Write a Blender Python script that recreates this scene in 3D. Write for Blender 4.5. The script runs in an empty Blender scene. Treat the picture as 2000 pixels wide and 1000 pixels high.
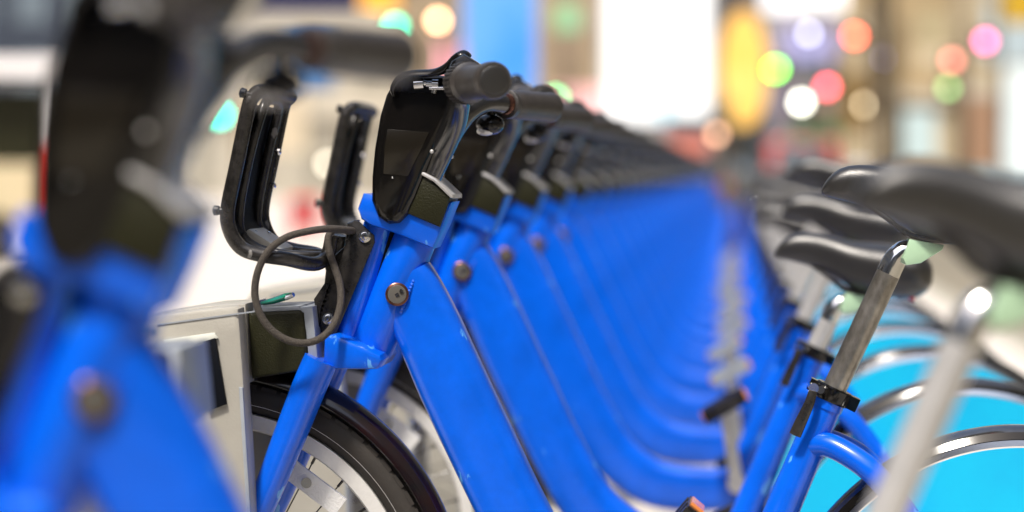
import bpy, bmesh, math, random
from mathutils import Vector, Matrix
random.seed(7)
sc = bpy.context.scene
col = sc.collection
R = math.radians

# ---------------------------------------------------------------- camera, sky, sun, exposure
CAM_H = 1.034                       # camera height above the ground (m)
cam_data = bpy.data.cameras.new('camera')
cam = bpy.data.objects.new('camera', cam_data); col.objects.link(cam)
cam.location = (0, 0, CAM_H); cam.rotation_euler = (R(90), 0, 0)
cam_data.lens = 75; cam_data.sensor_width = 36
cam_data.shift_x = -0.22; cam_data.shift_y = -0.08
cam_data.clip_start = 0.05; cam_data.clip_end = 1000
cam_data.dof.use_dof = True; cam_data.dof.focus_distance = 2.965; cam_data.dof.aperture_fstop = 1.6
sc.camera = cam
SUN_EL, SUN_AZ = 60, 202           # azimuth clockwise from +Y (behind the camera, a little to the left)
world = bpy.data.worlds.new('World'); sc.world = world; world.use_nodes = True
wn = world.node_tree
sky = wn.nodes.new('ShaderNodeTexSky'); sky.sky_type = 'NISHITA'; sky.sun_disc = False
sky.sun_elevation = R(SUN_EL); sky.sun_rotation = R(SUN_AZ); sky.air_density = 1.0; sky.dust_density = 3.5
wn.links.new(sky.outputs[0], wn.nodes['Background'].inputs[0]); wn.nodes['Background'].inputs[1].default_value = 0.15
sun_data = bpy.data.lights.new('sun', 'SUN'); sun_data.energy = 3.5; sun_data.angle = R(7); sun_data.color = (1, 0.93, 0.83)
sun = bpy.data.objects.new('sun', sun_data); col.objects.link(sun); sun.location = (0, 0, 30)
_az, _el = R(SUN_AZ), R(SUN_EL)
sdir = Vector((math.sin(_az) * math.cos(_el), math.cos(_az) * math.cos(_el), math.sin(_el)))
sun.rotation_euler = sdir.to_track_quat('Z', 'Y').to_euler()
sc.view_settings.view_transform = 'Standard'; sc.view_settings.look = 'None'
sc.view_settings.gamma = 1; sc.view_settings.use_curve_mapping = False
sc.view_settings.exposure = 0.55
sc.render.engine = 'CYCLES'
sc.cycles.use_denoising = True
sc.cycles.max_bounces = 8; sc.cycles.sample_clamp_indirect = 6

# ---------------------------------------------------------------- helpers
def mat(name, color, rough=0.5, metal=0.0, coat=0.0, bump=0.0, bscale=60, var=0.0, vscale=8, second=None, emit=0.0,
        trans=0.0, stretch=None, chips=None, spec=0.5, crough=0.10):
    m = bpy.data.materials.new(name); m.use_nodes = True
    nt = m.node_tree; b = nt.nodes['Principled BSDF']
    c = (*color, 1)
    b.inputs['Base Color'].default_value = c; b.inputs['Roughness'].default_value = rough
    b.inputs['Metallic'].default_value = metal; b.inputs['Coat Weight'].default_value = coat
    b.inputs['Coat Roughness'].default_value = crough
    b.inputs['Specular IOR Level'].default_value = spec
    if trans: b.inputs['Transmission Weight'].default_value = trans
    tc = nt.nodes.new('ShaderNodeTexCoord'); src = tc.outputs['Object']
    if stretch:
        mp = nt.nodes.new('ShaderNodeMapping'); mp.inputs['Scale'].default_value = stretch
        nt.links.new(src, mp.inputs[0]); src = mp.outputs[0]
    last = None
    if var or second:
        n = nt.nodes.new('ShaderNodeTexNoise'); n.inputs['Scale'].default_value = vscale; n.inputs['Detail'].default_value = 5
        n.inputs['Roughness'].default_value = 0.65
        nt.links.new(src, n.inputs['Vector'])
        r = nt.nodes.new('ShaderNodeValToRGB'); r.color_ramp.elements[0].position = 0.35; r.color_ramp.elements[1].position = 0.68
        s = second or tuple(x * (1 - var) for x in color)
        r.color_ramp.elements[0].color = c; r.color_ramp.elements[1].color = (*s, 1)
        nt.links.new(n.outputs['Fac'], r.inputs[0]); last = r.outputs[0]
    if chips:
        n2 = nt.nodes.new('ShaderNodeTexNoise'); n2.inputs['Scale'].default_value = 38; n2.inputs['Detail'].default_value = 6
        mp2 = nt.nodes.new('ShaderNodeMapping'); mp2.inputs['Scale'].default_value = (1, 1, 0.45)
        nt.links.new(tc.outputs['Object'], mp2.inputs[0]); nt.links.new(mp2.outputs[0], n2.inputs['Vector'])
        r2 = nt.nodes.new('ShaderNodeValToRGB'); r2.color_ramp.elements[0].position = 0.665; r2.color_ramp.elements[1].position = 0.69
        nt.links.new(n2.outputs['Fac'], r2.inputs[0])
        mx = nt.nodes.new('ShaderNodeMix'); mx.data_type = 'RGBA'
        nt.links.new(r2.outputs[0], mx.inputs['Factor'])
        if last: nt.links.new(last, mx.inputs['A'])
        else: mx.inputs['A'].default_value = c
        mx.inputs['B'].default_value = (*chips, 1); last = mx.outputs['Result']
    if last: nt.links.new(last, b.inputs['Base Color'])
    if bump:
        nb = nt.nodes.new('ShaderNodeTexNoise'); nb.inputs['Scale'].default_value = bscale; nb.inputs['Detail'].default_value = 4
        nt.links.new(src, nb.inputs['Vector'])
        bp = nt.nodes.new('ShaderNodeBump'); bp.inputs['Strength'].default_value = bump; bp.inputs['Distance'].default_value = 0.002
        nt.links.new(nb.outputs['Fac'], bp.inputs['Height']); nt.links.new(bp.outputs[0], b.inputs['Normal'])
    if emit:
        b.inputs['Emission Color'].default_value = c; b.inputs['Emission Strength'].default_value = emit
    return m

M = {
 'blue':   mat('blue_paint', (0.0, 0.110, 0.74), 0.34, coat=0.8, spec=0.1, crough=.2, var=0.22, vscale=14, bump=0.06, bscale=25, chips=(0.09, 0.33, 0.80)),
 'cyan':   mat('cyan_panel', (0.0, 0.47, 0.74), 0.45, coat=0.1, second=(0.0, 0.40, 0.70), vscale=4),
 'gloss':  mat('gloss_black', (0.003, 0.003, 0.0028), 0.12, coat=0.08, spec=0.32, bump=0.08, bscale=18, second=(0.006, 0.005, 0.0045), vscale=14),
 'bar': mat('bar_paint', (0.010, 0.010, 0.011), 0.22, coat=0.4, spec=0.8),
 'satin':  mat('satin_black', (0.006, 0.0055, 0.005), 0.26, second=(0.035, 0.032, 0.030), vscale=30, bump=0.25, bscale=90, chips=(0.22, 0.21, 0.20)),
 'olive':  mat('olive_black_plastic', (0.020, 0.020, 0.008), 0.42, spec=0.2, bump=0.5, bscale=420, var=0.3, vscale=9),
 'rubber': mat('grip_rubber', (0.032, 0.027, 0.024), 0.42, spec=0.9, bump=0.25, bscale=300, var=0.35, vscale=30),
 'saddle': mat('saddle_vinyl', (0.016, 0.015, 0.014), 0.36, spec=0.9, bump=0.25, bscale=500, var=0.3, vscale=14),
 'tyre':   mat('tyre_rubber', (0.030, 0.027, 0.024), 0.6, spec=0.3, bump=0.3, bscale=120, second=(0.035, 0.03, 0.026), vscale=30),
 'cord':   mat('braided_cord', (0.060, 0.050, 0.040), 0.8, bump=1.0, bscale=500, second=(0.035, 0.029, 0.024), vscale=260),
 'alu':    mat('brushed_aluminium', (0.66, 0.65, 0.64), 0.32, metal=0.55, bump=0.1, bscale=200, var=0.2, vscale=15),
 'rim':    mat('rim_aluminium', (0.80, 0.79, 0.76), 0.4, metal=0.25, var=0.2, vscale=20),
 'chrome': mat('chrome', (0.78, 0.78, 0.78), 0.12, metal=1.0),
 'worn':   mat('worn_seatpost', (0.36, 0.34, 0.31), 0.34, metal=0.85, second=(0.16, 0.145, 0.12), vscale=34, bump=0.3, bscale=120, stretch=(1, 1, 0.55)),
 'plate':  mat('pale_green_plate', (0.42, 0.62, 0.42), 0.38, metal=0.2),
 'dock':   mat('dock_enamel', (0.40, 0.385, 0.34), 0.42, coat=0.15, second=(0.34, 0.325, 0.285), vscale=5, bump=0.2, bscale=350),
 'dockg':  mat('dock_grey_plate', (0.33, 0.36, 0.40), 0.4, metal=0.2, var=0.15, vscale=20),
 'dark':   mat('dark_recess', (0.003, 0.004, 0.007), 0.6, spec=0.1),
 'green':  mat('green_lens', (0.0, 0.16, 0.10), 0.2, coat=0.6),
 'bronze': mat('bronze_ring', (0.12, 0.055, 0.04), 0.25, metal=0.8),
 'lens':   mat('smoked_lens', (0.10, 0.095, 0.085), 0.12),
 'white_line': mat('reflective_white', (0.75, 0.75, 0.74), 0.5),
 'clear':  mat('clear_reflector', (0.86, 0.86, 0.85), 0.22, bump=0.8, bscale=260, coat=0.4, trans=.35),
 'amber':  mat('amber_reflector', (0.75, 0.25, 0.06), 0.25, coat=0.5),
 'redref': mat('red_reflector', (0.65, 0.01, 0.012), 0.25, coat=0.5),
 'fender': mat('fender_grey', (0.34, 0.33, 0.31), 0.16, metal=0.95, second=(0.16, 0.155, 0.15), vscale=12),
 'fenderb':mat('fender_black', (0.005, 0.004, 0.005), 0.16, coat=0.3, bump=0.15, bscale=40, second=(0.012, 0.003, 0.003), vscale=22),
}

def U(px, py, d=0.0):
    """side-elevation drawing units -> metres. The drawing is 1390 units to the metre in the bicycle's middle plane,
    horizon line at 340, row axis at 1440; d = metres to the side of that plane (negative = left side of the bike)."""
    k = (3.0 + d) / 3.0 / 1390.0
    return Vector(((px - 1440) * k, d, CAM_H + (340 - py) * k))
ORG = Vector(((775 - 1440) / 1390.0, 0, 0))           # origin of a bicycle: ground below its head tube
def L(px, py, d=0.0): return U(px, py, d) - ORG

class MB:
    def __init__(s): s.v = []; s.f = []
    def add(s, vs, fs):
        o = len(s.v); s.v += [tuple(v) for v in vs]; s.f += [tuple(i + o for i in f) for f in fs]
    def box(s, a, b):
        x0, y0, z0 = a; x1, y1, z1 = b
        s.add([(x0,y0,z0),(x1,y0,z0),(x1,y1,z0),(x0,y1,z0),(x0,y0,z1),(x1,y0,z1),(x1,y1,z1),(x0,y1,z1)],
              [(0,3,2,1),(4,5,6,7),(0,1,5,4),(1,2,6,5),(2,3,7,6),(3,0,4,7)])
    def obox(s, c, ax, ay, az):          # centre and three half-axis vectors
        c = Vector(c); ax, ay, az = Vector(ax), Vector(ay), Vector(az)
        vs = [c + i*ax + j*ay + k*az for k in (-1, 1) for (i, j) in ((-1,-1),(1,-1),(1,1),(-1,1))]
        s.add(vs, [(0,3,2,1),(4,5,6,7),(0,1,5,4),(1,2,6,5),(2,3,7,6),(3,0,4,7)])
    def tube(s, pts, r, seg=16, sub=6, caps=True, flat=None, smooth=True, closed=False, sq=1.0):
        """pts: Vectors; r: radius or list of radii; flat=(in-plane factor, sideways factor)"""
        n = len(pts); rs = r if isinstance(r, (list, tuple)) else [r] * n
        P = []; Q = []
        if smooth and n > 2:
            for i in range(n if closed else n - 1):
                g = (lambda k: pts[k % n]) if closed else (lambda k: pts[max(0, min(n - 1, k))])
                h = (lambda k: rs[k % n]) if closed else (lambda k: rs[max(0, min(n - 1, k))])
                for j in range(sub):
                    t = j / sub
                    a, b, c, d = g(i-1), g(i), g(i+1), g(i+2)
                    P.append(0.5*((2*b)+(c-a)*t+(2*a-5*b+4*c-d)*t*t+(3*b-a-3*c+d)*t**3)); Q.append(h(i)*(1-t)+h(i+1)*t)
            if not closed: P.append(pts[-1]); Q.append(rs[-1])
        else: P, Q = list(pts), list(rs)
        m = len(P); Tn = []
        for i in range(m):
            if closed: t = P[(i+1) % m] - P[i-1]
            else: t = P[min(m-1, i+1)] - P[max(0, i-1)]
            Tn.append(t.normalized())
        ref = Vector((0, 1, 0))
        if abs(Tn[0].dot(ref)) > 0.9: ref = Vector((0, 0, 1))
        u = (ref - ref.dot(Tn[0]) * Tn[0]).normalized(); vs = []
        for i in range(m):
            u = (u - u.dot(Tn[i]) * Tn[i]).normalized(); w = Tn[i].cross(u)
            fi, fs = flat if flat else (1, 1)
            for k in range(seg):
                a = 2*math.pi*k/seg
                ca, sa = math.cos(a), math.sin(a); ca = math.copysign(abs(ca)**sq, ca); sa = math.copysign(abs(sa)**sq, sa)
                vs.append(P[i] + Q[i]*(fs*ca*u + fi*sa*w))
        fs_ = []
        for i in range(m if closed else m - 1):
            j = (i + 1) % m
            for k in range(seg):
                l = (k + 1) % seg
                fs_.append((i*seg+k, i*seg+l, j*seg+l, j*seg+k))
        if caps and not closed:
            fs_.append(tuple(range(seg))[::-1]); fs_.append(tuple((m-1)*seg + k for k in range(seg)))
        s.add(vs, fs_)
    def cyl(s, a, b, r0, r1=None, seg=20): s.tube([Vector(a), Vector(b)], [r0, r0 if r1 is None else r1], seg, smooth=False)
    def lathe(s, a, b, prof, seg=24):     # profile [(t along a->b, radius)...]
        a, b = Vector(a), Vector(b)
        s.tube([a + (b - a)*t for t, _ in prof], [q for _, q in prof], seg, smooth=False)
    def arc(s, c, prof, a0, a1, n=64, close=False):
        """sweep a closed profile [(radius, y)...] about the sideways axis through c"""
        m = len(prof); vs = []; k = n if close else n + 1
        for i in range(k):
            a = R(a0 + (a1 - a0)*i/n)
            for (r, y) in prof: vs.append((c[0] + r*math.cos(a), c[1] + y, c[2] + r*math.sin(a)))
        fs = []
        for i in range(n):
            j = (i + 1) % k
            for q in range(m):
                p = (q + 1) % m; fs.append((i*m+q, i*m+p, j*m+p, j*m+q))
        if not close: fs.append(tuple(range(m))[::-1]); fs.append(tuple((k-1)*m + q for q in range(m)))
        s.add(vs, fs)
    def prism(s, pts, d0, d1, bevel=0.0, local=True, segs=2):
        """outline in drawing units, extruded sideways from d0 to d1, edges rounded"""
        bm = bmesh.new()
        mid = d0 if local else 0
        P = [L(px, py, mid) for px, py in pts]
        a = [bm.verts.new((p.x, d0, p.z)) for p in P]; b = [bm.verts.new((p.x, d1, p.z)) for p in P]
        n = len(P); bm.faces.new(a); bm.faces.new(b[::-1])
        for i in range(n): bm.faces.new((a[(i+1) % n], a[i], b[i], b[(i+1) % n]))
        bmesh.ops.recalc_face_normals(bm, faces=bm.faces)
        if bevel:
            es = [e for e in bm.edges if abs(e.verts[0].co.y - e.verts[1].co.y) < 1e-6]
            bmesh.ops.bevel(bm, geom=es, offset=bevel, segments=segs, profile=0.5, affect='EDGES', clamp_overlap=True)
        bm.verts.index_update()
        s.add([v.co.copy() for v in bm.verts], [[v.index for v in f.verts] for f in bm.faces]); bm.free()
    def ball(s, c, r, sx=1, sy=1, sz=1, seg=16, rings=10):
        c = Vector(c); vs = []; fs = []
        for i in range(rings + 1):
            t = math.pi*i/rings
            for k in range(seg):
                a = 2*math.pi*k/seg
                vs.append(c + Vector((r*sx*math.sin(t)*math.cos(a), r*sy*math.sin(t)*math.sin(a), r*sz*math.cos(t))))
        for i in range(rings):
            for k in range(seg): fs.append((i*seg+k, i*seg+(k+1) % seg, (i+1)*seg+(k+1) % seg, (i+1)*seg+k))
        s.add(vs, fs)
    def build(s, name, m, parent=None, sharp=38):
        me = bpy.data.meshes.new(name); me.from_pydata(s.v, [], s.f)
        bm = bmesh.new(); bm.from_mesh(me); bmesh.ops.recalc_face_normals(bm, faces=bm.faces); bm.to_mesh(me); bm.free()
        me.polygons.foreach_set('use_smooth', [True]*len(me.polygons)); me.set_sharp_from_angle(angle=R(sharp))
        me.materials.append(m)
        o = bpy.data.objects.new(name, me); col.objects.link(o)
        if parent: o.parent = parent
        return o
def tag(o, label=None, cat=None, group=None, kind=None):
    for k, v in (('label', label), ('category', cat), ('group', group), ('kind', kind)):
        if v: o[k] = v
    return o
def empty(name, loc=(0, 0, 0), rz=0):
    o = bpy.data.objects.new(name, None); col.objects.link(o); o.location = loc; o.rotation_euler = (0, 0, rz); o.empty_display_size = 0.1
    return o
kids = {}
def copy_tree(o, parent=None):
    c = o.copy(); col.objects.link(c); c.parent = parent
    for ch in [q for q in ALL if q.parent == o]: copy_tree(ch, c)
    return c

# ---------------------------------------------------------------- the setting
def sheet(name, x0, x1, y0, y1, z, m):
    b = MB(); b.add([(x0,y0,z),(x1,y0,z),(x1,y1,z),(x0,y1,z)], [(0,1,2,3)]); o = b.build(name, m); return tag(o, kind='structure')
m_plaza = mat('plaza_concrete', (0.62, 0.58, 0.53), 0.8, second=(0.54, 0.50, 0.45), vscale=0.6, bump=0.3, bscale=20)
m_road = mat('worn_asphalt', (0.17, 0.155, 0.115), 0.85, second=(0.23, 0.20, 0.15), vscale=0.5, bump=0.4, bscale=60)
m_kerb = mat('kerb_stone', (0.42, 0.40, 0.33), 0.8, var=0.2, vscale=4)
m_plat = mat('platform_steel', (0.35, 0.35, 0.33), 0.5, metal=0.2, var=0.2, vscale=6)
sheet('ground', -500, 500, -60, 900, -0.12, m_road)
b = MB(); b.box((-60, 1.0, -0.119), (1.66, 300, 0.0)); tag(b.build('plaza_pavement', m_plaza), kind='structure')
b = MB(); b.box((1.662, 1.0, -0.118), (1.81, 300, 0.012)); tag(b.build('kerb', m_kerb), kind='structure')
m_line = mat('road_line', (0.62, 0.60, 0.52), 0.7, var=0.3, vscale=3)
for i in range(14):
    b = MB(); b.box((4.6, 6 + i*8.0, -0.119), (4.74, 9 + i*8.0, -0.115)); tag(b.build('lane_marking', m_line), kind='structure')
N_BIKES = 46; SP = 0.70; Y1 = 3.0
b = MB(); b.box((-1.35, 1.02, 0.002), (-0.62, Y1 + SP*N_BIKES, 0.055)); tag(b.build('dock_platform', m_plat), kind='structure')

# ---------------------------------------------------------------- the share bicycle
FC, RC = L(413, 1195), L(1987, 1317)
def wheel(parent_root, name, c, guardless=True):
    w = MB()
    prof = []
    for k in range(14):
        a = 2*math.pi*k/14; prof.append((0.308 + 0.024*math.cos(a), 0.021*math.sin(a)))
    w.arc(c, prof, 0, 360, 96, True)
    wh = empty_part(name, parent_root)
    t = w.build('tyre', M['tyre'], wh)
    w = MB()                                    # tread notches: raised shoulder blocks
    for i in range(72):
        a = R(i*5)
        for s_ in (-1, 1):
            rr = 0.3235; ca, sa = math.cos(a), math.sin(a)
            w.obox((c[0]+rr*ca, s_*0.0145, c[2]+rr*sa), (0.0028*ca, 0, 0.0028*sa), (0, 0.0035, 0), (-0.0105*sa, 0, 0.0105*ca))
    o = w.build('tread', M['tyre'], wh); o['kind'] = 'stuff'
    w = MB()
    for s_ in (-1, 1):
        w.arc(c, [(0.2945, s_*0.0152), (0.2985, s_*0.0175), (0.2985, s_*0.0188), (0.2945, s_*0.0165)], 0, 360, 96, True)
    w.build('reflective_stripe', M['white_line'], wh)
    w = MB(); w.arc(c, [(0.262, -0.008), (0.265, -0.0125), (0.2845, -0.0135), (0.2845, 0.0135), (0.265, 0.0125), (0.262, 0.008)], 0, 360, 96, True)
    w.build('rim', M['rim'], wh)
    w = MB()
    for i in range(32):
        a = 2*math.pi*i/32; s_ = 1 if i % 2 else -1; off = R(38) * (1 if (i // 2) % 2 else -1)
        p0 = Vector((c[0]+0.036*math.cos(a+off), s_*0.03, c[2]+0.036*math.sin(a+off)))
        p1 = Vector((c[0]+0.263*math.cos(a), s_*0.002, c[2]+0.263*math.sin(a)))
        w.cyl(p0, p1, 0.0011, seg=6); w.cyl(p1, p1 + (p0-p1).normalized()*0.013, 0.0022, seg=6)
    w.build('spokes', M['satin'], wh)
    w = MB(); w.lathe((c[0], -0.05, c[2]), (c[0], 0.05, c[2]), [(0, .012), (.15, .012), (.16, .043), (.22, .043), (.25, .032), (.75, .032), (.78, .043), (.84, .043), (.85, .012), (1, .012)])
    w.build('hub', M['alu'], wh)
    return wh
def empty_part(name, parent):
    o = empty(name); o.parent = parent; return o

bike = empty('share_bicycle', (ORG.x, Y1, 0))

# --- frame
f = MB()
main = [L(786, 540), L(806, 578), L(838, 645), L(882, 745), L(940, 868), L(1000, 992), L(1070, 1118), L(1138, 1188), L(1215, 1230), L(1330, 1244), L(1440, 1240)]
f.tube(main, [0.0425, .0450, .047, .0485, .0485, .0480, .0475, .047, .047, .045, .041], 40, 6, flat=(1.0, 0.62), sq=.58)
f.tube([L(1440, 1210), L(1525, 1003), L(1574, 888), L(1614, 793)], [0.026, 0.0245, 0.0235, 0.0225], 24, 4)
f.tube([L(1618, 782), L(1612, 797)], 0.0245, 24, smooth=False)
head_a, head_b = L(812, 462), L(724, 684)
f.lathe(head_a, head_b, [(0, .029), (.03, .0305), (.97, .0305), (1, .0295)], 32)
f.cyl(U(1440, 1215, -.036) - ORG, U(1440, 1215, .036) - ORG, 0.026, seg=24)
for s_ in (-1, 1):                                # seat stays arch out and down to the rear axle; chain stays
    d = s_*0.052
    q = lambda px, py, dd: Vector((L(px, py).x, dd, L(px, py).z))
    f.tube([q(1588, 868, s_*.008), q(1625, 868, s_*.024), q(1690, 905, s_*.046), q(1745, 965, d), q(1800, 1040, s_*.058), q(1880, 1160, s_*.060), q(1984, 1312, s_*.062)],
           [.0170, .0172, .0170, .0165, .014, .012, .0105], 18, 6)
    f.tube([q(1440, 1222, s_*.02), q(1520, 1240, s_*.045), q(1700, 1275, s_*.058), q(1984, 1316, s_*.062)], [.016, .015, .013, .010], 14, 4)
frame = f.build('frame', M['blue'], bike)
w = MB()                                          # weld beads round the joints
def bead(c, n, r, fl=1.0, wr=0.0032, cnt=40, a0=0, a1=360):
    c, n = Vector(c), Vector(n).normalized(); y = Vector((0, 1, 0)); u = n.cross(y).normalized()
    for i in range(cnt):
        a = R(a0 + (a1-a0)*i/cnt); p = c + r*(math.cos(a)*u + fl*math.sin(a)*y)
        w.ball(p, wr*random.uniform(.8, 1.15), seg=6, rings=4)
bead(L(1612, 868), L(1640, 876) - L(1600, 862), 0.0185, 1.3, cnt=36)
for i in range(26):                               # along the main tube / head tube joint
    t = i/25; p = L(826, 512).lerp(L(768, 662), t); yy = -0.0295*math.sin(math.pi*min(1, .12+t*.88)*.9+.12)
    w.ball((p.x, min(-.006, yy), p.z), 0.0030, seg=6, rings=4)
w.build('weld_bead', M['blue'], frame)['kind'] = 'stuff'
w = MB(); w.lathe(L(775, 575, -.036), L(775, 575, -.024), [(0, .0142), (.12, .0162), (1, .0165)], 32)
pl = w.build('lock_plug', M['bronze'], bike)
w = MB(); w.lathe(L(775, 575, -.0368), L(775, 575, -.0355), [(0, .0105), (.4, .0128), (1, .013)], 32); w.build('plug_lens', M['lens'], pl)
w = MB(); w.obox(L(775, 576, -.0372), (.0022, 0, .001), (0, .0008, 0), (-.001, 0, .0022)); w.obox(L(783, 568, -.0372), (.0018, 0, -.001), (0, .0008, 0), (.001, 0, .0018)); w.build('plug_key', M['fender'], pl)

# --- fork with its twin tube, collar and crown
f = MB()
f.tube([L(741, 436), L(671, 674)], [.0215, .0215], 24, smooth=False)
f.prism([(708, 378), (697, 408), (704, 428), (722, 440), (760, 452), (845, 486), (866, 440), (884, 394), (800, 400)], -.040, .040, .006)
f.prism([(632, 658), (652, 654), (686, 668), (742, 694), (746, 704), (736, 721), (702, 722), (648, 722), (630, 706)], -.066, .066, .006)
for s_ in (-1, 1):
    q = lambda px, py, dd: Vector((L(px, py).x, dd, L(px, py).z))
    sd = lambda px, py: Vector((L(px, py, -.056).x, s_*.056, L(px, py, -.056).z))
    f.tube([sd(627, 702), sd(605, 752), sd(564, 855), sd(520, 965), sd(468, 1082), q(415, 1190, s_*.058)],
           [.0240, .0240, .0228, .0200, .016, .0125], 24, 5)
fork = f.build('fork', M['blue'], bike)
w = MB(); w.prism([(756, 446), (786, 456), (704, 684), (676, 672)], -.010, .010, 0, local=False); w.build('gap_shade', M['dark'], fork)  # dark strip painted as the shade in the gap between fork and head tubes

# --- wheels, fenders, skirts
fw = wheel(bike, 'front_wheel', FC)
w = MB(); rc = L(608, 948, -.012); w.obox(rc, Vector((.041, 0, -.031)), (0, .0035, 0), Vector((.0085, 0, .0113)))
w.build('spoke_reflector', M['clear'], fw)
w = MB(); w.cyl(rc + Vector((-.006, -.001, .004)), rc + Vector((-.006, -.007, .004)), .0075, seg=16); w.build('reflector_bolt', M['chrome'], fw)
wheel(bike, 'rear_wheel', RC)
def fender(c, r, a0, a1, m, name, hw=.029, dep=.024):
    w = MB(); pr = []
    n = 9
    for k in range(n+1):
        a = math.pi*k/n; pr.append((r - dep + dep*math.sin(a), -hw*math.cos(a)))
    for k in range(n, -1, -1):
        a = math.pi*k/n; pr.append((r - .002 - dep + (dep)*math.sin(a)*.98, -(hw-.002)*math.cos(a)))
    w.arc(c, pr, a0, a1, 90)
    return w.build(name, m, bike)
fender(FC, .3585, -8, 178, M['fenderb'], 'front_fender')
rf = fender(RC, .351, -12, 200, M['fender'], 'rear_fender', .034, .030)
w = MB()
for s_ in (-1, 1): w.arc(RC, [(.318, s_*.0335), (.325, s_*.0375), (.333, s_*.0352), (.325, s_*.033)], -12, 200, 80)
w.build('fender_bead', M['chrome'], rf)
w = MB()
for s_ in (-1, 1): w.arc(RC, [(.334, s_*.0335), (.3435, s_*.0265), (.3435, s_*.0275), (.334, s_*.0345)], -12, 200, 80)
w.build('fender_channel', M['gloss'], rf)
for s_ in (-1, 1):
    w = MB(); w.arc(RC, [(.10, s_*.040), (.322, s_*.034), (.322, s_*.0365), (.10, s_*.0425)], 12, 192, 60)
    g = w.build('skirt_guard', M['cyan'], bike)
    w = MB(); w.arc(RC, [(.155, s_*.0415), (.215, s_*.0395), (.215, s_*.0404), (.155, s_*.0424)], 62, 120, 24)
    w.build('printed_band', M['blue'], g)
w = MB()                                          # chain case on the right, crank spindle
w.prism([(1380, 1170), (1440, 1140), (1520, 1165), (1990, 1275), (2020, 1320), (1985, 1360), (1500, 1290), (1420, 1300), (1370, 1240)], .052, .07, .006, local=False)
w.build('chain_case', M['satin'], bike)

# --- console (dash), its wedge bracket, brake gear, bars
w = MB()
w.prism([(763, 166), (778, 152), (800, 146), (850, 146), (895, 150), (905, 205), (868, 262), (834, 330), (812, 385), (796, 418), (778, 436), (757, 438), (736, 425), (723, 392), (724, 345), (729, 290), (740, 225), (752, 185)], -.052, .052, .012, segs=3)
cons = w.build('console', M['gloss'], bike)
w = MB()
w.prism([(756, 252), (838, 258), (818, 300), (796, 344), (748, 340), (750, 290)], -.0532, -.050, .0010)
w.build('side_window', mat('console_window', (0.010, 0.008, 0.005), 0.22, coat=.1, bump=.05), cons)
w = MB(); w.ball(L(766, 347, -.0535), .0016, seg=8, rings=6); w.build('screw', M['chrome'], cons)
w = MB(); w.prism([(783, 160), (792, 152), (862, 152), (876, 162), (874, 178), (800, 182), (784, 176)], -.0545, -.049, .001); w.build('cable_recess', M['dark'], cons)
w = MB(); w.lathe(L(806, 164, -.056), L(832, 162, -.056), [(0, .003), (.1, .0085), (.8, .0085), (.85, .004), (1, .004)], 14)
w.lathe(L(832, 164, -.056), L(856, 164, -.056), [(0, .0045), (.45, .0045), (.5, .0065), (1, .0065)], 12)
w.cyl(L(838, 172, -.058), L(868, 172, -.058), .0028, seg=10)
w.cyl(L(846, 182, -.056), L(848, 174, -.056), .004, seg=10); w.build('cable_adjuster', M['chrome'], cons)
w = MB()
w.prism([(822, 340), (880, 384), (858, 444), (792, 416), (806, 375)], -.046, .046, .004); dash = w.build('dash_bracket', M['olive'], bike)
w = MB(); w.prism([(819, 334), (827, 336), (850, 348), (884, 380), (884, 388), (878, 386), (846, 355), (822, 342)], -.050, .050, .003); w.build('top_trim', M['alu'], dash)
w = MB()                                          # brake lever: band that loops over the cable recess and up to its peak
w.tube([L(770, 186, -.056), L(768, 172, -.058), L(780, 154, -.060), L(802, 145, -.062), L(846, 142, -.066), L(872, 132, -.072), L(890, 114, -.080), L(903, 106, -.085), L(914, 112, -.088)],
       [.004, .006, .007, .007, .007, .008, .008, .007, .005], 12, 5, flat=(.8, 1.6))
w.prism([(872, 140), (880, 118), (904, 104), (932, 122), (946, 150), (925, 190), (886, 192), (876, 170)], -.115, -.055, .008)
w.build('lever_housing', M['gloss'], bike)
w = MB()                                          # twist shifter, its end turned to the viewer
a, b_ = L(899, 163, -.130), L(965, 157, -.290)
ax = (b_-a)
w.lathe(a, b_, [(0, .021), (.06, .0265), (.30, .0275), (.33, .0235), (.36, .0225), (.84, .0215), (.88, .0245), (.97, .0245), (1, .0225)], 36)
tw = w.build('twist_shifter', M['rubber'], bike)
w = MB(); w.lathe(b_ - ax*.005, b_ + ax*.012, [(0, .0195), (.6, .0190), (.8, .0178), (1, .0150)], 32); w.build('end_cap', M['saddle'], tw)
w = MB(); un = ax.normalized(); u1 = un.cross(Vector((0, 0, 1))).normalized(); u2 = un.cross(u1)
for i in range(30):
    t = 2*math.pi*i/30; rr = u1*math.cos(t) + u2*math.sin(t); tt = u2*math.cos(t) - u1*math.sin(t)
    w.obox(a + ax*.18 + rr*.0273, rr*.0014, tt*.0014, un*.015)
w.build('shifter_ribs', M['rubber'], tw)
def mir(pts): return [Vector((p.x, -p.y, p.z)) for p in pts]
bar_l = [L(812, 405, -.018), L(838, 345, -.026), L(864, 290, -.036), L(888, 236, -.065), L(897, 192, -.105), L(900, 167, -.148)]
bar_r = [L(812, 412, .030), L(836, 345, .040), L(863, 290, .045), L(888, 247, .060), L(915, 217, .070), L(950, 201, .090), L(995, 204, .122)]
w = MB()
for pts in (bar_l, bar_r): w.tube(pts, [.0172, .0172, .0172, .0168, .0160, .0150, .0145][:len(pts)], 24, 8)
hb = w.build('handlebar', M['bar'], bike)
for (px, py) in ((843, 296), (882, 306)):
    w = MB(); p = L(px, py, .028 if px > 860 else -.0525); w.ball(p, .003, seg=8, rings=6); w.build('bar_bolt', M['alu'], hb)
g0, g1 = L(988, 203, .115), L(1078, 210, .225)
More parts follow.
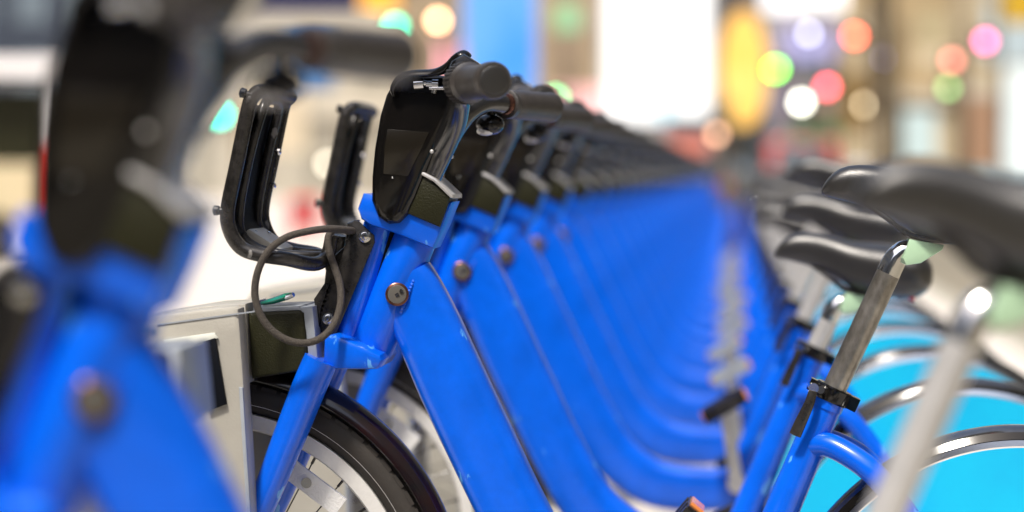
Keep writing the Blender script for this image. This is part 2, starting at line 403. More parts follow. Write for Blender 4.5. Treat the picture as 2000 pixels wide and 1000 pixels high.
w = MB(); w.lathe(g0, g1, [(0, .0185), (.01, .0212), (.08, .0212), (.10, .0198), (.11, .0206), (.30, .0218), (.88, .0218), (.90, .0228), (.97, .0228), (1, .0205)], 32)
gr = w.build('grip', M['rubber'], bike)
w = MB(); w.lathe(g0 - (g1-g0)*.05, g0 + (g1-g0)*.02, [(0, .0150), (.3, .0163), (1, .0168)], 24); w.build('grip_ring', M['bronze'], gr)
p = L(957, 243, .12)
w = MB(); w.ball(p, .018, 1.15, 1.2, .85, 18, 12); w.tube([p + Vector((0, 0, .01)), p + Vector((.004, 0, .035))], .007, 10, smooth=False)
be = w.build('bell', M['gloss'], bike)
w = MB(); w.ball(p + Vector((-.006, -.006, -.010)), .011, 1.2, 1, .6, 12, 8); w.build('bell_striker', M['alu'], be)

# --- front rack
w = MB()
near = [L(648, 462, -.030), L(638, 500, -.036), L(612, 516, -.065), L(560, 506, -.098), L(508, 498, -.104), L(470, 484, -.106), L(448, 450, -.107), L(444, 408, -.107), L(462, 320, -.107), L(484, 212, -.107), L(494, 188, -.103), L(512, 178, -.086)]
loop = near + mir(near)[::-1]
w.tube(loop, .0100, 16, 5)
near2 = [L(650, 500, -.02), L(600, 500, -.045), L(545, 496, -.052), L(500, 484, -.055), L(470, 455, -.056), L(468, 400, -.056), L(490, 290, -.056), L(512, 215, -.050), L(524, 196, -.028)]
w.tube(near2 + mir(near2)[::-1], .0070, 12, 5)
rack = w.build('front_rack', M['satin'], bike)
w = MB()
pp = [L(488, 250), L(468, 430), L(480, 468), L(512, 486)]
z0 = pp
pts = [(510, 206), (488, 290), (472, 400), (476, 440), (490, 462), (496, 452), (482, 430), (480, 400), (496, 292), (517, 208)]
w.prism(pts, -.096, .096, .001, local=False)
w.build('back_panel', M['dark'], rack)
w = MB(); w.prism([(492, 452), (500, 446), (560, 484), (556, 494), (515, 484)], -.046, .046, .001, local=False); w.build('base_plate', M['dock'], rack)
for (px, py, d) in ((543, 298, .098), (533, 364, .098), (497, 458, -.02), (523, 460, .03), (512, 470, -.02)):
    p = L(px, py, d); w = MB(); w.lathe(p, p + Vector((.001, -.006, .004)), [(0, .0045), (.6, .0045), (1, .002)], 10); w.build('rack_bolt', M['chrome'], rack)
for (px, py) in ((492, 186), (440, 411)):
    w = MB(); p = L(px, py, -.112); q_ = L(px - 24, py - 6 if py < 300 else py, -.112)
    w.lathe(p, q_, [(0, .0032), (.45, .0038), (.55, .0065), (.9, .0072), (1, .005)], 14); w.build('cord_peg', M['satin'], rack)
w = MB()
w.prism([(690, 430), (700, 432), (730, 460), (731, 474), (656, 652), (640, 658), (628, 652), (624, 620), (646, 560)], -.0285, -.0235, .0015)
w.prism([(690, 430), (700, 432), (730, 460), (731, 474), (656, 652), (640, 658), (628, 652), (624, 620), (646, 560)], .0235, .0285, .0015)
w.prism([(676, 436), (692, 430), (694, 445), (690, 500), (664, 560), (640, 620), (626, 655), (613, 600), (631, 560), (634, 530), (630, 508), (650, 500), (672, 480)], -.022, .022, .005)
w.prism([(612, 585), (632, 555), (642, 556), (626, 602), (622, 640)], -.030, -.024, .001)
br = w.build('rack_bracket', M['satin'], bike)
for (px, py) in ((712, 462), (641, 623)):
    w = MB(); w.lathe(L(px, py, -.0285), L(px, py, -.0335), [(0, .0085), (.3, .0085), (.35, .0062), (.9, .0055), (1, .003)], 18); w.build('bracket_bolt', M['chrome'], br)
w = MB()
for i in range(9): w.obox(L(655 - i*4.2, 548 + i*9, -.0255), (.0035, 0, .0005), (0, .003, 0), (0, 0, .0012))
w.build('bracket_teeth', M['satin'], br)
w = MB()
cp = [L(692, 452, -.020), L(676, 449, -.045), L(640, 447, -.075), L(600, 452, -.095), L(558, 464, -.112), L(524, 490, -.118), L(503, 530, -.120), L(497, 575, -.120), L(508, 615, -.120), L(530, 645, -.118), L(562, 665, -.114),
      L(598, 670, -.108), L(630, 658, -.098), L(652, 632, -.085), L(664, 596, -.072), L(664, 560, -.062), L(655, 528, -.056), L(644, 496, -.052), L(640, 466, -.048), L(650, 450, -.042), L(668, 448, -.034), L(688, 455, -.022)]
w.tube(cp, .0050, 14, 6)
w.build('elastic_cord', M['cord'], bike)

# --- seat post group (slides along the seat tube), clamp
SEATDIR = (L(1752, 500) - L(1618, 785)).normalized()
def seat_parts(parent, drop=0.0):
    base = empty_part('seatpost', parent)
    base.location = -SEATDIR*drop
    w = MB(); w.tube([L(1590, 845), L(1618, 785), L(1735, 535)], .0172, 24, smooth=False); w.build('post_tube', M['worn'], base)
    w = MB(); w.tube([L(1733, 539), L(1742, 519), L(1752, 502), L(1766, 490), L(1786, 484)], [.0170, .0168, .0162, .0150, .012], 22, 5); w.build('post_elbow', M['chrome'], base)
    w = MB(); w.prism([(1774, 466), (1842, 478), (1838, 487), (1796, 513), (1768, 517), (1762, 504)], -.022, .022, .0015, local=False); w.build('clamp_plate', M['plate'], base)
    w = MB()
    for s_ in (-.020, .020):
        w.tube([L(1690, 396, s_*.5), L(1735, 428, s_), L(1775, 458, s_), L(1850, 471, s_), L(1905, 462, s_*1.6)], .0038, 8, 5)
    w.build('saddle_rail', M['satin'], base)
    # saddle: lofted sections  (along, top, bottom, half width)
    S = [(0, 4, 8, .004), (6, -12, 14, .015), (22, -32, 18, .022), (49, -48, 24, .026), (99, -48, 38, .030), (140, -40, 60, .036), (180, -27, 88, .047),
         (225, -22, 104, .062), (275, -22, 112, .078), (320, -14, 112, .086), (352, 0, 108, .082), (372, 18, 92, .062), (380, 36, 70, .030)]
    vs = []; nseg = 26
    for (sx, t, bt, hw) in S:
        for k in range(nseg):
            a = 2*math.pi*k/nseg; ca, sa = math.cos(a), math.sin(a)
            yy = hw*math.copysign(abs(ca)**.75, ca)
            if sa >= 0: pz = t + (bt-t)*.42*(1-abs(sa)**.9)
            else: pz = t + (bt-t)*.42 + (bt-t)*.58*abs(sa)**.55*1.0
            if sa < 0: yy *= (1 - .35*abs(sa)**2)
            p = L(1604 + sx, 369 + pz); vs.append((p.x, yy, p.z))
    w = MB(); n = len(S); fs = []
    for i in range(n-1):
        for k in range(nseg): l = (k+1) % nseg; fs.append((i*nseg+k, i*nseg+l, (i+1)*nseg+l, (i+1)*nseg+k))
    fs += [tuple(range(nseg)), tuple((n-1)*nseg+k for k in range(nseg))[::-1]]
    w.add(vs, fs)
    sad = w.build('saddle', M['saddle'], parent, 60); sad.location = base.location
    m_ = sad.modifiers.new('s', 'SUBSURF'); m_.levels = 1; m_.render_levels = 1
    w = MB(); w.prism([(1930, 440), (1944, 442), (1940, 488), (1926, 484)], -.026, .026, .003, local=False)
    tl = w.build('tail_reflector', M['redref'], parent); tl.location = base.location
    w = MB(); w.prism([(1880, 440), (1930, 444), (1926, 480), (1900, 484)], -.022, .022, .004, local=False); w.build('reflector_mount', M['satin'], tl)
    return base
seat_parts(bike)
w = MB()
pa = L(1618, 785) + SEATDIR*.002; pb = pa + SEATDIR*.021
w.lathe(pa, pb, [(0, .0262), (.1, .0275), (.9, .0275), (1, .0255)], 28)
ux = Vector((SEATDIR.z, 0, -SEATDIR.x)); cm = (pa+pb)/2
w.obox(cm + ux*.031, ux*.008, (0, .012, 0), SEATDIR*.0095)
w.obox(cm - ux*.030, ux*.006, (0, .012, 0), SEATDIR*.0085)
sc_ = w.build('seat_clamp', M['gloss'], bike)
w = MB(); pv = L(1589, 758, -.03); w.cyl(pv + Vector((0, -.006, 0)), pv + Vector((0, .045, 0)), .0072, seg=16)
w.cyl(L(1603, 762, -.032), L(1603, 762, .02), .0055, seg=14); w.build('clamp_pivot', M['chrome'], sc_)
w = MB(); w.tube([L(1588, 764, -.036), L(1580, 790, -.038), L(1564, 825, -.038), L(1553, 850, -.036)], [.0062, .0072, .0085, .0088], 14, 5, flat=(1.0, .5)); w.build('clamp_lever', M['satin'], sc_)

# --- cranks and pedals: one arm group each side, turned about the spindle
BBc = L(1438, 1215)
def rotp(v, a=-1.2):
    x, z = v[0] - .17, v[2]
    return (.17 + x*math.cos(a) - z*math.sin(a), v[1], x*math.sin(a) + z*math.cos(a))
def crank(parent, ang):
    for s_ in (-1, 1):
        a = ang if s_ < 0 else ang + math.pi
        g = empty_part('crank_arm', parent)
        g.location = (BBc.x, 0, BBc.z); g.rotation_euler = (0, -a, 0)
        key = 'm%d' % s_
        if key not in kids:
            w = MB(); w.tube([Vector((0, s_*.062, 0)), Vector((.04, s_*.068, 0)), Vector((.16, s_*.083, 0)), Vector((.172, s_*.084, 0))], [.017, .0135, .0125, .0135], 14, 4, flat=(1, .55)); w.cyl((0, s_*.04, 0), (0, s_*.072, 0), .019)
            arm = w.build('arm', M['alu'], g)
            w = MB(); pt = Vector((.17, 0, 0)); w.cyl((.17, s_*.08, 0), (.17, s_*.185, 0), .007)
            for t in (-1, 1): w.box((.17 + t*.034 - .012, min(s_*.095, s_*.18), -.012), (.17 + t*.034 + .012, max(s_*.095, s_*.18), .012))
            for yy in (.099, .1375, .176): w.box((.128, s_*yy - .007, -.014), (.212, s_*yy + .007, .014))
            w.v = [rotp(v) for v in w.v]; ped = w.build('pedal', M['satin'], g)
            rfl = []
            for t in (-1, 1):
                w = MB(); w.box((.17 + t*.0475 - .0025, s_*.1375 - .026, -.010), (.17 + t*.0475 + .0025, s_*.1375 + .026, .010))
                w.v = [rotp(v) for v in w.v]; rfl.append(w.build('pedal_reflector', M['amber'], g))
            kids[key] = [arm, ped] + rfl
        else:
            for o in kids[key]:
                c = o.copy(); col.objects.link(c); c.parent = g
crank(bike, R(119))
ALL = list(col.objects)

# --- copies along the row
DROPS = {-2: 0.015, 0: 0.0, 1: .126, 2: .062, 3: -.027}
CR = {-2: 200, 1: 188, 2: 98, 3: 95, 4: 101}
GRP = 'blue share bicycles parked in the row of docks'
bike['label'] = 'sharply focused blue share bicycle with a dark elastic cord looped below its front rack'; bike['category'] = 'bicycle'; bike['group'] = GRP
ORD = {1: 'blue share bicycle directly behind the focused one, its low saddle showing under the sharp saddle',
       2: 'second blue share bicycle behind the focused one, its saddle nose between two others',
       3: 'third blue share bicycle behind the focused one, high saddle left of the sharp saddle',
       4: 'blurred blue share bicycle fourth behind the focused one', 5: 'blurred blue share bicycle fifth behind the focused one',
       6: 'blurred blue share bicycle sixth behind the focused one'}
def place(root, n, yaw=0.0, dx=0.0):
    root.location = (ORG.x + dx, Y1 + n*SP, 0); root.rotation_euler = (0, 0, R(yaw))
def nkids(o): return [q for q in col.objects if q.parent == o]
LIM = 15
YAW0 = 12.8
FRONT = ('fork', 'front_wheel', 'front_fender', 'console', 'dash_bracket', 'lever_housing', 'twist_shifter', 'handlebar', 'grip', 'bell', 'front_rack', 'rack_bracket', 'elastic_cord')
bpy.context.view_layer.update()
for n in [-2] + list(range(1, LIM)):
    c = copy_tree(bike)
    rnd = random.Random(n + 50)
    place(c, n + (.015 if n == -2 else 0), 0 if n in (-2, 1, 2, 3) else rnd.uniform(-.8, .8), -.010 if n == -2 else 0)
    drop = DROPS.get(n, rnd.uniform(-.05, .14)); ang = R(CR.get(n, rnd.uniform(92, 106)))
    j = 0
    for ch in nkids(c):
        k = ch.name.split('.')[0]
        if k in ('seatpost', 'saddle', 'tail_reflector'): ch.location = -SEATDIR*drop
        if k == 'seatpost':
            for g in nkids(ch):
                if g.name.startswith('post_tube'): g.material_slots[0].link = 'OBJECT'; g.material_slots[0].material = M['alu']
        if k == 'crank_arm' and n >= 3:
            for g in nkids(ch):
                if g.name.split('.')[0] == 'pedal': g.material_slots[0].link = 'OBJECT'; g.material_slots[0].material = M['dockg']
        if k == 'crank_arm':
            ch.rotation_euler = (0, -(ang if j == 0 else ang + math.pi), 0); j += 1
    if n == -2:                                   # the frame swings about the head tube while the fork is held by the dock
        mr = Matrix.Rotation(R(YAW0), 4, 'Z')
        for ch in nkids(c):
            if ch.name.split('.')[0] not in FRONT: ch.matrix_local = mr @ ch.matrix_local
    c['label'] = 'heavily blurred blue share bicycle nearest the viewer at the left edge' if n == -2 else ORD.get(n, 'blurred blue share bicycle far down the row behind its neighbours')
# far bicycles: all parts in one mesh each (they are a few blurred pixels wide)
bpy.context.view_layer.update()
def descend(o, out):
    for ch in [q for q in ALL if q.parent == o]:
        if ch.type == 'MESH' and ch.name.split('.')[0] not in ('tread', 'weld_bead', 'spokes', 'shifter_ribs', 'plug_key', 'screw'): out.append(ch)
        descend(ch, out)
    return out
def joined(drop, ang, name):
    v, f_, mi, mats = [], [], [], []
    inv = bike.matrix_world.inverted(); j = {}
    for o in descend(bike, []):
        mw = inv @ o.matrix_world
        k = o.name.split('.')[0]; p = o
        chain = [o.name.split('.')[0]]
        while p.parent and p.parent != bike: p = p.parent; chain.append(p.name.split('.')[0])
        if any(q in ('seatpost', 'saddle', 'tail_reflector') for q in chain): mw = Matrix.Translation(-SEATDIR*drop) @ mw
        if 'crank_arm' in chain:
            mw = Matrix.Translation((BBc.x, 0, BBc.z)) @ Matrix.Rotation(-(ang - R(119)), 4, 'Y') @ Matrix.Translation((-BBc.x, 0, -BBc.z)) @ mw
        m = o.data.materials[0]
        if m not in mats: mats.append(m)
        base = len(v); v += [tuple(mw @ q.co) for q in o.data.vertices]
        for pl_ in o.data.polygons: f_.append([i + base for i in pl_.vertices]); mi.append(mats.index(m))
    me = bpy.data.meshes.new(name); me.from_pydata(v, [], f_)
    for m in mats: me.materials.append(m)
    me.polygons.foreach_set('material_index', mi); me.polygons.foreach_set('use_smooth', [True]*len(f_)); me.set_sharp_from_angle(angle=R(38))
    return me
variants = [joined(dr, R(an), 'share_bicycle_far') for dr, an in ((.03, 95), (.10, 104), (-.02, 92), (.07, 99))]
for n in range(LIM, N_BIKES):
    rnd = random.Random(n)
    o = bpy.data.objects.new('share_bicycle', variants[rnd.randrange(4)]); col.objects.link(o)
    place(o, n, rnd.uniform(-.8, .8))
    tag(o, 'blurred blue share bicycle far down the row behind its neighbours', 'bicycle', GRP)

# ---------------------------------------------------------------- docks
dk = empty('bike_dock', (ORG.x, Y1, 0))
PX = [(300, 618), (330, 608), (420, 596), (490, 589), (499, 594), (503, 640), (514, 800), (530, 1080), (548, 1500), (60, 1500), (150, 1000), (250, 700)]
for s_ in (-1, 1):
    w = MB(); d0, d1 = sorted((s_*.066, s_*.105))
    w.prism(PX, d0, d1, .006, local=False); w.build('side_panel', M['dock'], dk)
w = MB(); w.prism([(200, 760), (300, 612), (420, 592), (500, 588), (505, 740), (330, 780)], -.064, .064, .004, local=False); w.build('head_housing', M['dock'], dk)
w = MB()
for s_ in (-1, 1):
    d0, d1 = sorted((s_*.060, s_*.106)); w.prism([(500, 742), (508, 742), (528, 1060), (550, 1500), (540, 1500), (520, 1060)], s_*.108 if s_ < 0 else .07, -.07 if s_ < 0 else .108, .002, local=False)
w.build('edge_strip', M['dockg'], dk)
w = MB(); w.prism([(503, 606), (600, 600), (610, 606), (618, 716), (510, 732)], -.062, .062, .005, local=False, segs=3); lb = w.build('lock_block', M['olive'], dk)
w = MB(); w.prism([(601, 596), (626, 594), (637, 702), (620, 716), (612, 640)], -.058, .058, .003, local=False); w.prism([(512, 596), (600, 593), (604, 601), (512, 605)], -.058, .058, .001, local=False); w.build('lock_face', M['dockg'], lb)
w = MB(); w.tube([L(512, 592, -.03), L(535, 587, -.03), L(560, 579, -.03), L(572, 576, -.03)], [.004, .006, .0065, .004], 10, 4, flat=(.8, 3.0)); w.build('indicator_light', M['green'], dk)
w = MB(); w.tube([L(556, 582, -.045), L(572, 576, -.045)], .0035, 8, smooth=False); w.build('indicator_clip', M['chrome'], dk)
w = MB(); w.prism([(306, 633), (497, 607), (497, 610), (306, 636)], -.1062, -.1050, 0, local=True); w.build('panel_seam', M['dockg'], dk)
w = MB(); w.prism([(376, 674), (419, 660), (441, 790), (405, 804)], -.112, -.1055, .0015, local=True); w.build('key_reader', M['dark'], dk)
w = MB(); w.prism([(318, 664), (418, 650), (424, 661), (384, 671), (325, 686)], -.111, -.1055, .001, local=True); w.build('reader_label', mat('reader_label', (.62, .64, .58), .5), dk)
tag(dk, 'pale grey metal dock holding the sharply focused bicycle, with a black lock block', 'bike dock', 'pale grey bike docks in a row')
ALL = list(col.objects)
for n in [-2, -1] + list(range(1, N_BIKES)):
    if n >= 10 and n % 1: continue
    c = copy_tree(dk); c.location = (ORG.x, Y1 + n*SP, 0)
    c['label'] = {-1: 'empty pale grey dock between the nearest bicycle and the sharply focused one', -2: 'pale grey dock of the nearest blurred bicycle at the left edge',
                  1: 'pale grey dock of the bicycle directly behind the focused one'}.get(n, 'blurred pale grey dock far down the row behind the others')
    if n == 2: c['label'] = 'pale grey dock of the second bicycle behind the focused one'

# ---------------------------------------------------------------- the street beyond
def W(px, py, y): k = y/4170.0; return ((px - 1440)*k, y, CAM_H + (340 - py)*k)
m_win = mat('window_glass', (0.10, 0.13, 0.16), 0.1, coat=.5)
m_trim = mat('cornice_stone', (0.5, 0.46, 0.38), 0.8)
def building(px0, px1, y, h, color, label, depth=14, rows=7, winc=None, vw=2.2):
    x0, x1 = W(px0, 0, y)[0], W(px1, 0, y)[0]
    o = empty('building', ((x0+x1)/2, y, -0.12)); hw = (x1-x0)/2
    w = MB(); w.box((-hw, 0, 0), (hw, depth, h)); w.build('wall', mat('facade', color, .85, var=.25, vscale=.4, bump=.3, bscale=3), o)
    wm = winc or m_win
    cnt = max(2, int(2*hw/vw)); st = 2*hw/cnt
    me = None
    for r in range(rows):
        for i in range(cnt):
            if me is None:
                w = MB(); w.box((-st*.30, -.03, 0), (st*.30, .05, 1.9)); q = w.build('window', wm, o); me = q.data
            else:
                q = bpy.data.objects.new('window', me); col.objects.link(q); q.parent = o
            q.location = (-hw + st*(i+.5), 0, 4.6 + r*3.3)
        if 4.6 + (r+1)*3.3 + 2 > h: break
    w = MB()
    for i in range(cnt): w.box((-hw + st*(i+.12), -.04, .3), (-hw + st*(i+.88), .03, 3.2))
    w.build('shopfront', wm, o)
    w = MB(); w.box((-hw-.1, -.35, 3.5), (hw+.1, -.002, 3.9)); w.build('cornice', m_trim, o); w = MB(); w.box((-hw-.1, -.5, h-.6), (hw+.1, -.002, h+.002)); w.build('cornice', m_trim, o)
    return tag(o, label, 'building')
glassb = mat('pale_glass', (0.45, 0.55, 0.60), 0.2)
building(-420, 330, 95, 34, (.025, .035, .055), 'dark blue glass office block at the far left of the street')
building(335, 780, 88, 30, (.50, .46, .38), 'pale weathered stone block behind the nearest handlebar', winc=mat('dusty_glass', (.30, .28, .23), .35))
building(784, 1168, 80, 26, (.40, .31, .20), 'sandy brown building behind the tall blue billboard', winc=mat('brown_glass', (.25, .19, .13), .3))
building(1172, 1398, 74, 30, (.50, .50, .50), 'pale building carrying two large white lit screens')
building(1402, 1640, 78, 24, (.42, .40, .42), 'grey building behind the round yellow sign and lavender screen')
building(1644, 1880, 70, 28, (.42, .32, .18), 'sandstone building right of the lavender screen', winc=mat('tan_glass', (.55, .47, .33), .4))
building(1884, 2300, 66, 28, (.46, .38, .25), 'cream stone building at the right edge of the street', winc=glassb)

def screen(px0, px1, py0, py1, y, color, e, label, cat='billboard', frame=True, round_=False, name='billboard', wobble=None):
    a = W(px0, py1, y); c = W(px1, py0, y); cx = (a[0]+c[0])/2; cz = (a[2]+c[2])/2; hx = (c[0]-a[0])/2; hz = (c[2]-a[2])/2
    o = empty(name, (cx, y, cz)); m = mat('screen', tuple(x*.25 for x in color), .5); b0 = m.node_tree.nodes['Principled BSDF']; b0.inputs['Emission Color'].default_value = (*color, 1); b0.inputs['Emission Strength'].default_value = e*1.1
    if wobble:
        nt = m.node_tree; b_ = nt.nodes['Principled BSDF']; tc = nt.nodes.new('ShaderNodeTexCoord'); n = nt.nodes.new('ShaderNodeTexNoise'); n.inputs['Scale'].default_value = .5
        r = nt.nodes.new('ShaderNodeValToRGB'); r.color_ramp.elements[0].color = (*color, 1); r.color_ramp.elements[1].color = (*wobble, 1); r.color_ramp.elements[0].position = .4; r.color_ramp.elements[1].position = .6
        nt.links.new(tc.outputs['Object'], n.inputs['Vector']); nt.links.new(n.outputs['Fac'], r.inputs[0]); nt.links.new(r.outputs[0], b_.inputs['Emission Color'])
    w = MB()
    if round_:
        vs = [(hx*math.cos(2*math.pi*k/40), dy, hz*math.sin(2*math.pi*k/40)) for dy in (-.1, .0) for k in range(40)]
        w.add(vs, [tuple(range(40)), tuple(range(79, 39, -1))] + [(k, 40+k, 40+(k+1) % 40, (k+1) % 40) for k in range(40)])
    else: w.box((-hx, -.12, -hz), (hx, 0, hz))
    w.build('display_face', m, o)
    w = MB(); w.box((-hx*.98, .003, -hz*.98), (hx*.98, .35, hz*.98)) if round_ is False else w.box((-hx*.7, .003, -hz*.7), (hx*.7, .35, hz*.7))
    w.build('sign_box', M['satin'], o)
    w = MB()                                      # brackets back to the facade, or posts
    for s_ in (-.6, .6): w.box((hx*s_-.08, .34, -.1), (hx*s_+.08, 2.2, .1))
    w.build('bracket', M['satin'], o)
    return tag(o, label, cat)
screen(500, 700, -260, 28, 60, (.02, .02, .09), .35, 'dark navy billboard high above the nearest handlebar')
screen(706, 778, -90, 22, 58, (.85, .38, .02), 1.0, 'orange lit sign between the navy billboard and the peach lamp', name='street_sign', cat='sign')
screen(906, 1046, -300, 205, 56, (.04, .26, .80), .75, 'tall blue billboard behind the focused bicycle handlebar', wobble=(.13, .36, .78))
screen(1184, 1286, -420, 238, 68, (1, .99, .97), .95, 'tall white lit screen, left of the white pair')
screen(1288, 1306, -420, 238, 68.5, (.22, .66, .85), .8, 'narrow light blue strip between two white screens')
screen(1308, 1384, -420, 228, 68, (1, 1, .99), .95, 'tall white lit screen, right of the white pair')
screen(1406, 1500, 20, 248, 64, (1, .52, .09), .78, 'tall oval yellow lit sign beside the white screens', round_=True, wobble=(1, .62, .16))
screen(1490, 1650, -200, 22, 62, (1, .97, .97), 1.0, 'white lit sign above the lavender screen')
screen(1524, 1632, 50, 118, 62, (.40, .38, .66), .8, 'lavender screen below the white sign')
screen(1085, 1130, 10, 60, 60, (.30, .62, .32), .6, 'small green sign right of the tall blue billboard', cat='sign', name='street_sign')
screen(1090, 1178, 170, 250, 60, (.95, .50, .48), .8, 'pale pink lit sign low beside the left white screen', cat='sign', name='street_sign')
screen(848, 905, 88, 165, 58, (.80, .34, .38), .7, 'rose pink lit sign left of the tall blue billboard', cat='sign', name='street_sign')
screen(1958, 2040, -80, 45, 50, (.48, .28, .01), .8, 'golden sign in the top right corner', cat='sign', name='street_sign')
screen(1962, 2060, 130, 345, 55, (.68, .74, .72), .8, 'pale grey lit panel at the right edge of the street')
screen(1752, 1828, 215, 318, 60, (.50, .60, .58), .7, 'pale blue-green shop window sign right of the brown lamp post', cat='sign', name='street_sign')
screen(1552, 1650, 246, 266, 56, (.16, .34, .14), .5, 'green awning sign above the red van', cat='sign', name='street_sign')
screen(1285, 1385, 268, 300, 52, (.75, .22, .15), .6, 'long low red sign under the white screens', cat='sign', name='street_sign')

m_pole = mat('pole_brown', (.09, .065, .035), .6)
def signal(px, py, y, color, e, label, rad=.10, name='traffic_light', cat='traffic light'):
    x, yy, z = W(px, py, y)
    o = empty(name, (x, y, -0.12)); H = z + .12
    w = MB(); w.cyl((.30, .3, 0), (.30, .3, H + .8), .07, .05, 14); w.cyl((.30, .3, H), (0, .2, H), .03, seg=8); w.build('pole', m_pole, o)
    w = MB(); w.box((-.17, .0, H-.17), (.17, .22, H+.17)); w.build('lamp_housing', M['satin'], o)
    w = MB(); w.lathe((0, -.06, H), (0, .0, H), [(0, rad*.6), (.5, rad*.93), (1, rad)], 20); w.build('lamp_lens', mat('lamp', color, .4, emit=e*.34), o)
    return tag(o, label, cat)
signal(772, 50, 44, (.0, .62, .33), 42, 'green lamp beside the orange sign at upper left')
signal(855, 40, 46, (1, .50, .26), 42, 'round peach lamp at the top between orange sign and blue billboard', name='street_lamp', cat='street lamp')
signal(1085, 192, 46, (.12, .75, .26), 30, 'green lamp just above the second handlebar grip')
signal(1515, 135, 42, (.22, .95, .05), 40, 'bright lime green lamp right of the yellow sign')
signal(1565, 200, 46, (.95, .95, .80), 36, 'round white lamp between the lime and red lamps', name='street_lamp', cat='street lamp')
signal(1616, 170, 44, (1, .09, .13), 38, 'pinkish red lamp right of the white lamp')
signal(1669, 70, 43, (1, .12, .06), 38, 'orange red lamp high above the pinkish red one')
signal(1732, 113, 46, (.36, .32, .52), 14, 'dim lavender lamp beside the sandstone building', name='street_lamp', cat='street lamp')
signal(1860, 118, 46, (1, .28, .22), 16, 'dim pink lamp left of the bright magenta one')
signal(1925, 80, 44, (1, .12, .38), 30, 'magenta lamp near the upper right corner')
signal(1852, 172, 48, (.30, .60, .20), 14, 'dim green lamp below the dim pink one')
signal(430, 225, 40, (.0, .80, .50), 40, 'green lamp showing just left of the front rack top')
x, y, z = W(1738, 0, 38)
o = empty('lamp_post', (x, y, -.12)); w = MB(); w.lathe((0, 0, 0), (0, 0, 4.6), [(0, .22), (.04, .22), (.05, .13), (1, .09)], 14); w.build('post', m_pole, o)
w = MB(); w.ball((0, 0, 4.75), .2, seg=14, rings=8); w.build('lamp_globe', M['clear'], o); tag(o, 'dark brown lamp post right of the red van', 'lamp post')

def car(px0, px1, y, h, color, label, name='parked_car', cat='car', van=False):
    x0, x1 = W(px0, 0, y)[0], W(px1, 0, y)[0]; Wd = x1 - x0; o = empty(name, ((x0+x1)/2, y, -.118)); hw = Wd/2
    w = MB()
    sect = [(.28, 1.0), (.55, 1.02), (.9, .98), (h*.97, .80 if not van else .93), (h, .72 if not van else .86)]
    vs = []; Ln = 4.4
    prof = [(0, .55), (.02, .9), (Ln*.12, 1.0), (Ln*.25, h*.98), (Ln*.7, h), (Ln*.85, 1.05), (Ln, .9), (Ln, .3), (0, .3)] if not van else [(0, .5), (.05, 1.2), (.15, h*.97), (.3, h), (Ln*.9, h), (Ln, 1.2), (Ln, .3), (0, .3)]
    n = len(prof)
    for s_ in (-1, 1):
        for (yy, zz) in prof: vs.append((s_*hw*(1 if zz < 1.1 else (.8 if not van else .93)), yy, zz))
    w.add(vs, [tuple(range(n)), tuple(range(2*n-1, n-1, -1))] + [(k, n+k, n+(k+1) % n, (k+1) % n) for k in range(n)])
    w.build('body', mat('car_paint', color, .25, coat=.8), o, 30)
    w = MB(); zt = h*.93; w.add([(-hw*.78, -.005 if van else Ln*.125, 1.12), (hw*.78, -.005 if van else Ln*.125, 1.12), (hw*.68, .10 if van else Ln*.235, zt), (-hw*.68, .10 if van else Ln*.235, zt)], [(0, 1, 2, 3)])
    w.build('rear_window', m_win, o)
    for s_ in (-1, 1):
        for yy in (.8, 3.5):
            w = MB(); w.cyl((s_*hw*.78, yy, .33), (s_*hw*1.0, yy, .33), .33); w.build('wheel', M['tyre'], o)
        w = MB(); w.box((s_*hw*.72-.1, -.02, .75), (s_*hw*.72+.1, .015, .95)); w.build('tail_light', M['redref'], o)
    return tag(o, label, cat)
car(1496, 1640, 52, 2.0, (.55, .06, .04), 'red van on the street between the white screens and the lamp post', 'parked_van', 'van', True)
car(1655, 1722, 60, 1.5, (.75, .73, .72), 'white car partly hidden behind the lamp post')
car(1412, 1475, 58, 1.5, (.08, .09, .08), 'dark car left of the red van')

# newspaper box, cart
x, y, z = W(590, 0, 34)
o = empty('newspaper_box', (x, y, 0)); o.scale = (.75, .6, .6); w = MB(); w.box((-.3, 0, .25), (.3, .5, 1.0)); w.box((-.27, .02, 1.0), (.27, .48, 1.1)); w.build('cabinet', mat('red_enamel', (.75, .05, .03), .4), o)
w = MB(); w.box((-.22, -.02, .55), (.22, .0, .92)); w.build('door_window', m_win, o); w = MB()
for sx in (-.24, .24):
    for sy in (.06, .44): w.cyl((sx, sy, 0), (sx, sy, .26), .03, seg=8)
w.build('leg', M['satin'], o); tag(o, 'red newspaper box on the pale plaza behind the second rack', 'newspaper box')
X0 = W(118, 0, 24)[0]
o = empty('food_cart', (X0, 24, 0))
w = MB(); w.box((-3.2, -.1, 2.15), (0, 1.8, 2.34)); w.build('canopy', mat('canopy_white', (.85, .83, .84), .6), o)
w = MB(); w.box((-3.0, .2, .35), (-.3, 1.6, 1.15)); w.build('cabinet', mat('cart_tan', (.55, .47, .30), .6), o)
w = MB(); w.box((-3.0, .25, 1.15), (-.25, 1.5, 2.0)); w.build('display_case', M['olive'], o)
w = MB(); w.box((-.12, 0, .3), (-.02, .1, 1.35)); w.build('side_flag', mat('cart_red', (.70, .03, .02), .5), o)
for sx in (-3.1, -.08):
    w = MB(); w.cyl((sx, .08, 1.3), (sx, .08, 2.15), .05, seg=10); w.build('canopy_post', mat('post_white', (.8, .8, .82), .4), o)
for sx in (-2.5, -.8):
    w = MB(); w.cyl((sx, .1, .3), (sx, .22, .3), .3); w.build('wheel', M['tyre'], o)
tag(o, 'food cart with a white canopy at the left edge behind the nearest bicycle', 'food cart')

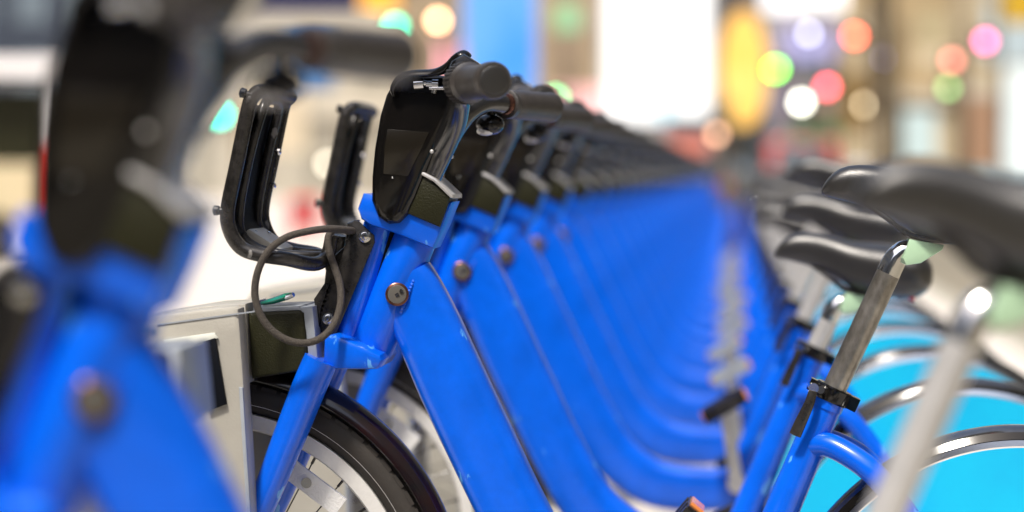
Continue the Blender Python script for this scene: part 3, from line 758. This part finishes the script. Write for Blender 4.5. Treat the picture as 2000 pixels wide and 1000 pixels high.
# unseen street walls beside and behind the viewpoint, added to darken reflections and side light
def unseen_building(x0, x1, y0, y1, h, color, label, face):
    o = empty('building', ((x0+x1)/2, (y0+y1)/2, -.12)); hx, hy = (x1-x0)/2, (y1-y0)/2
    w = MB(); w.box((-hx, -hy, 0), (hx, hy, h)); w.build('wall', mat('facade', color, .85, var=.25, vscale=.4), o)
    me = None
    along = hy if face in ('e', 'w') else hx
    cnt = int(2*along/4)
    for r in range(int((h-5)/4)):
        for i in range(cnt):
            t = -along + (i+.5)*2*along/cnt; z = 4.6 + r*4
            if me is None:
                w = MB(); w.box((-.05, -1.2, 0), (.05, 1.2, 2.4)) if face in ('e', 'w') else w.box((-1.2, -.05, 0), (1.2, .05, 2.4))
                q = w.build('window', m_win, o); me = q.data
            else: q = bpy.data.objects.new('window', me); col.objects.link(q); q.parent = o
            q.location = {'e': (hx, t, z), 'w': (-hx, t, z), 'n': (t, hy, z)}[face]
    return tag(o, label, 'building')
unseen_building(-40, -27, -40, 55, 34, (.30, .27, .22), 'unseen long brown building added left of the plaza to darken reflections', 'e')
unseen_building(15, 28, -40, 62, 38, (.26, .24, .21), 'unseen long grey brown building added right of the road to darken reflections', 'w')
unseen_building(-26, 14, -52, -38, 20, (.28, .26, .24), 'unseen low grey building added behind the viewpoint to darken reflections', 'n')

screen(1640, 1700, 150, 260, 64, (.34, .20, .06), .5, 'amber brown poster on the sandstone building left of the lamp post', cat='sign', name='street_sign')
screen(1884, 1950, 190, 330, 60, (.42, .24, .14), .5, 'rusty brown poster between the dim lamps and the pale lit panel', cat='sign', name='street_sign')
screen(1790, 1850, 20, 90, 62, (.45, .36, .20), .6, 'tan poster high between the lavender lamp and the pink lamp', cat='sign', name='street_sign')
screen(1700, 1722, -40, 200, 66, (.12, .08, .04), .2, 'narrow dark brown banner above the lamp post', cat='sign', name='street_sign')
screen(1500, 1560, 140, 240, 70, (.30, .26, .34), .4, 'dull mauve poster behind the lime lamp', cat='sign', name='street_sign')
screen(560, 650, 70, 170, 64, (.10, .24, .50), .5, 'small blue poster under the nearest handlebar', cat='sign', name='street_sign')
screen(455, 600, 180, 300, 70, (.70, .56, .38), .6, 'sandy poster behind the first front rack', cat='sign', name='street_sign')
signal(1400, 262, 48, (.9, .5, .3), 14, 'dim peach lamp low beside the yellow sign', name='street_lamp', cat='street lamp')
signal(1690, 205, 52, (1, .8, .5), 16, 'dim cream lamp left of the lamp post', name='street_lamp', cat='street lamp')
signal(1580, 65, 50, (.7, .7, 1), 16, 'dim bluish white lamp in front of the lavender screen', name='street_lamp', cat='street lamp')
signal(640, 320, 50, (1, .9, .7), 14, 'dim cream lamp between the two front racks', name='street_lamp', cat='street lamp')
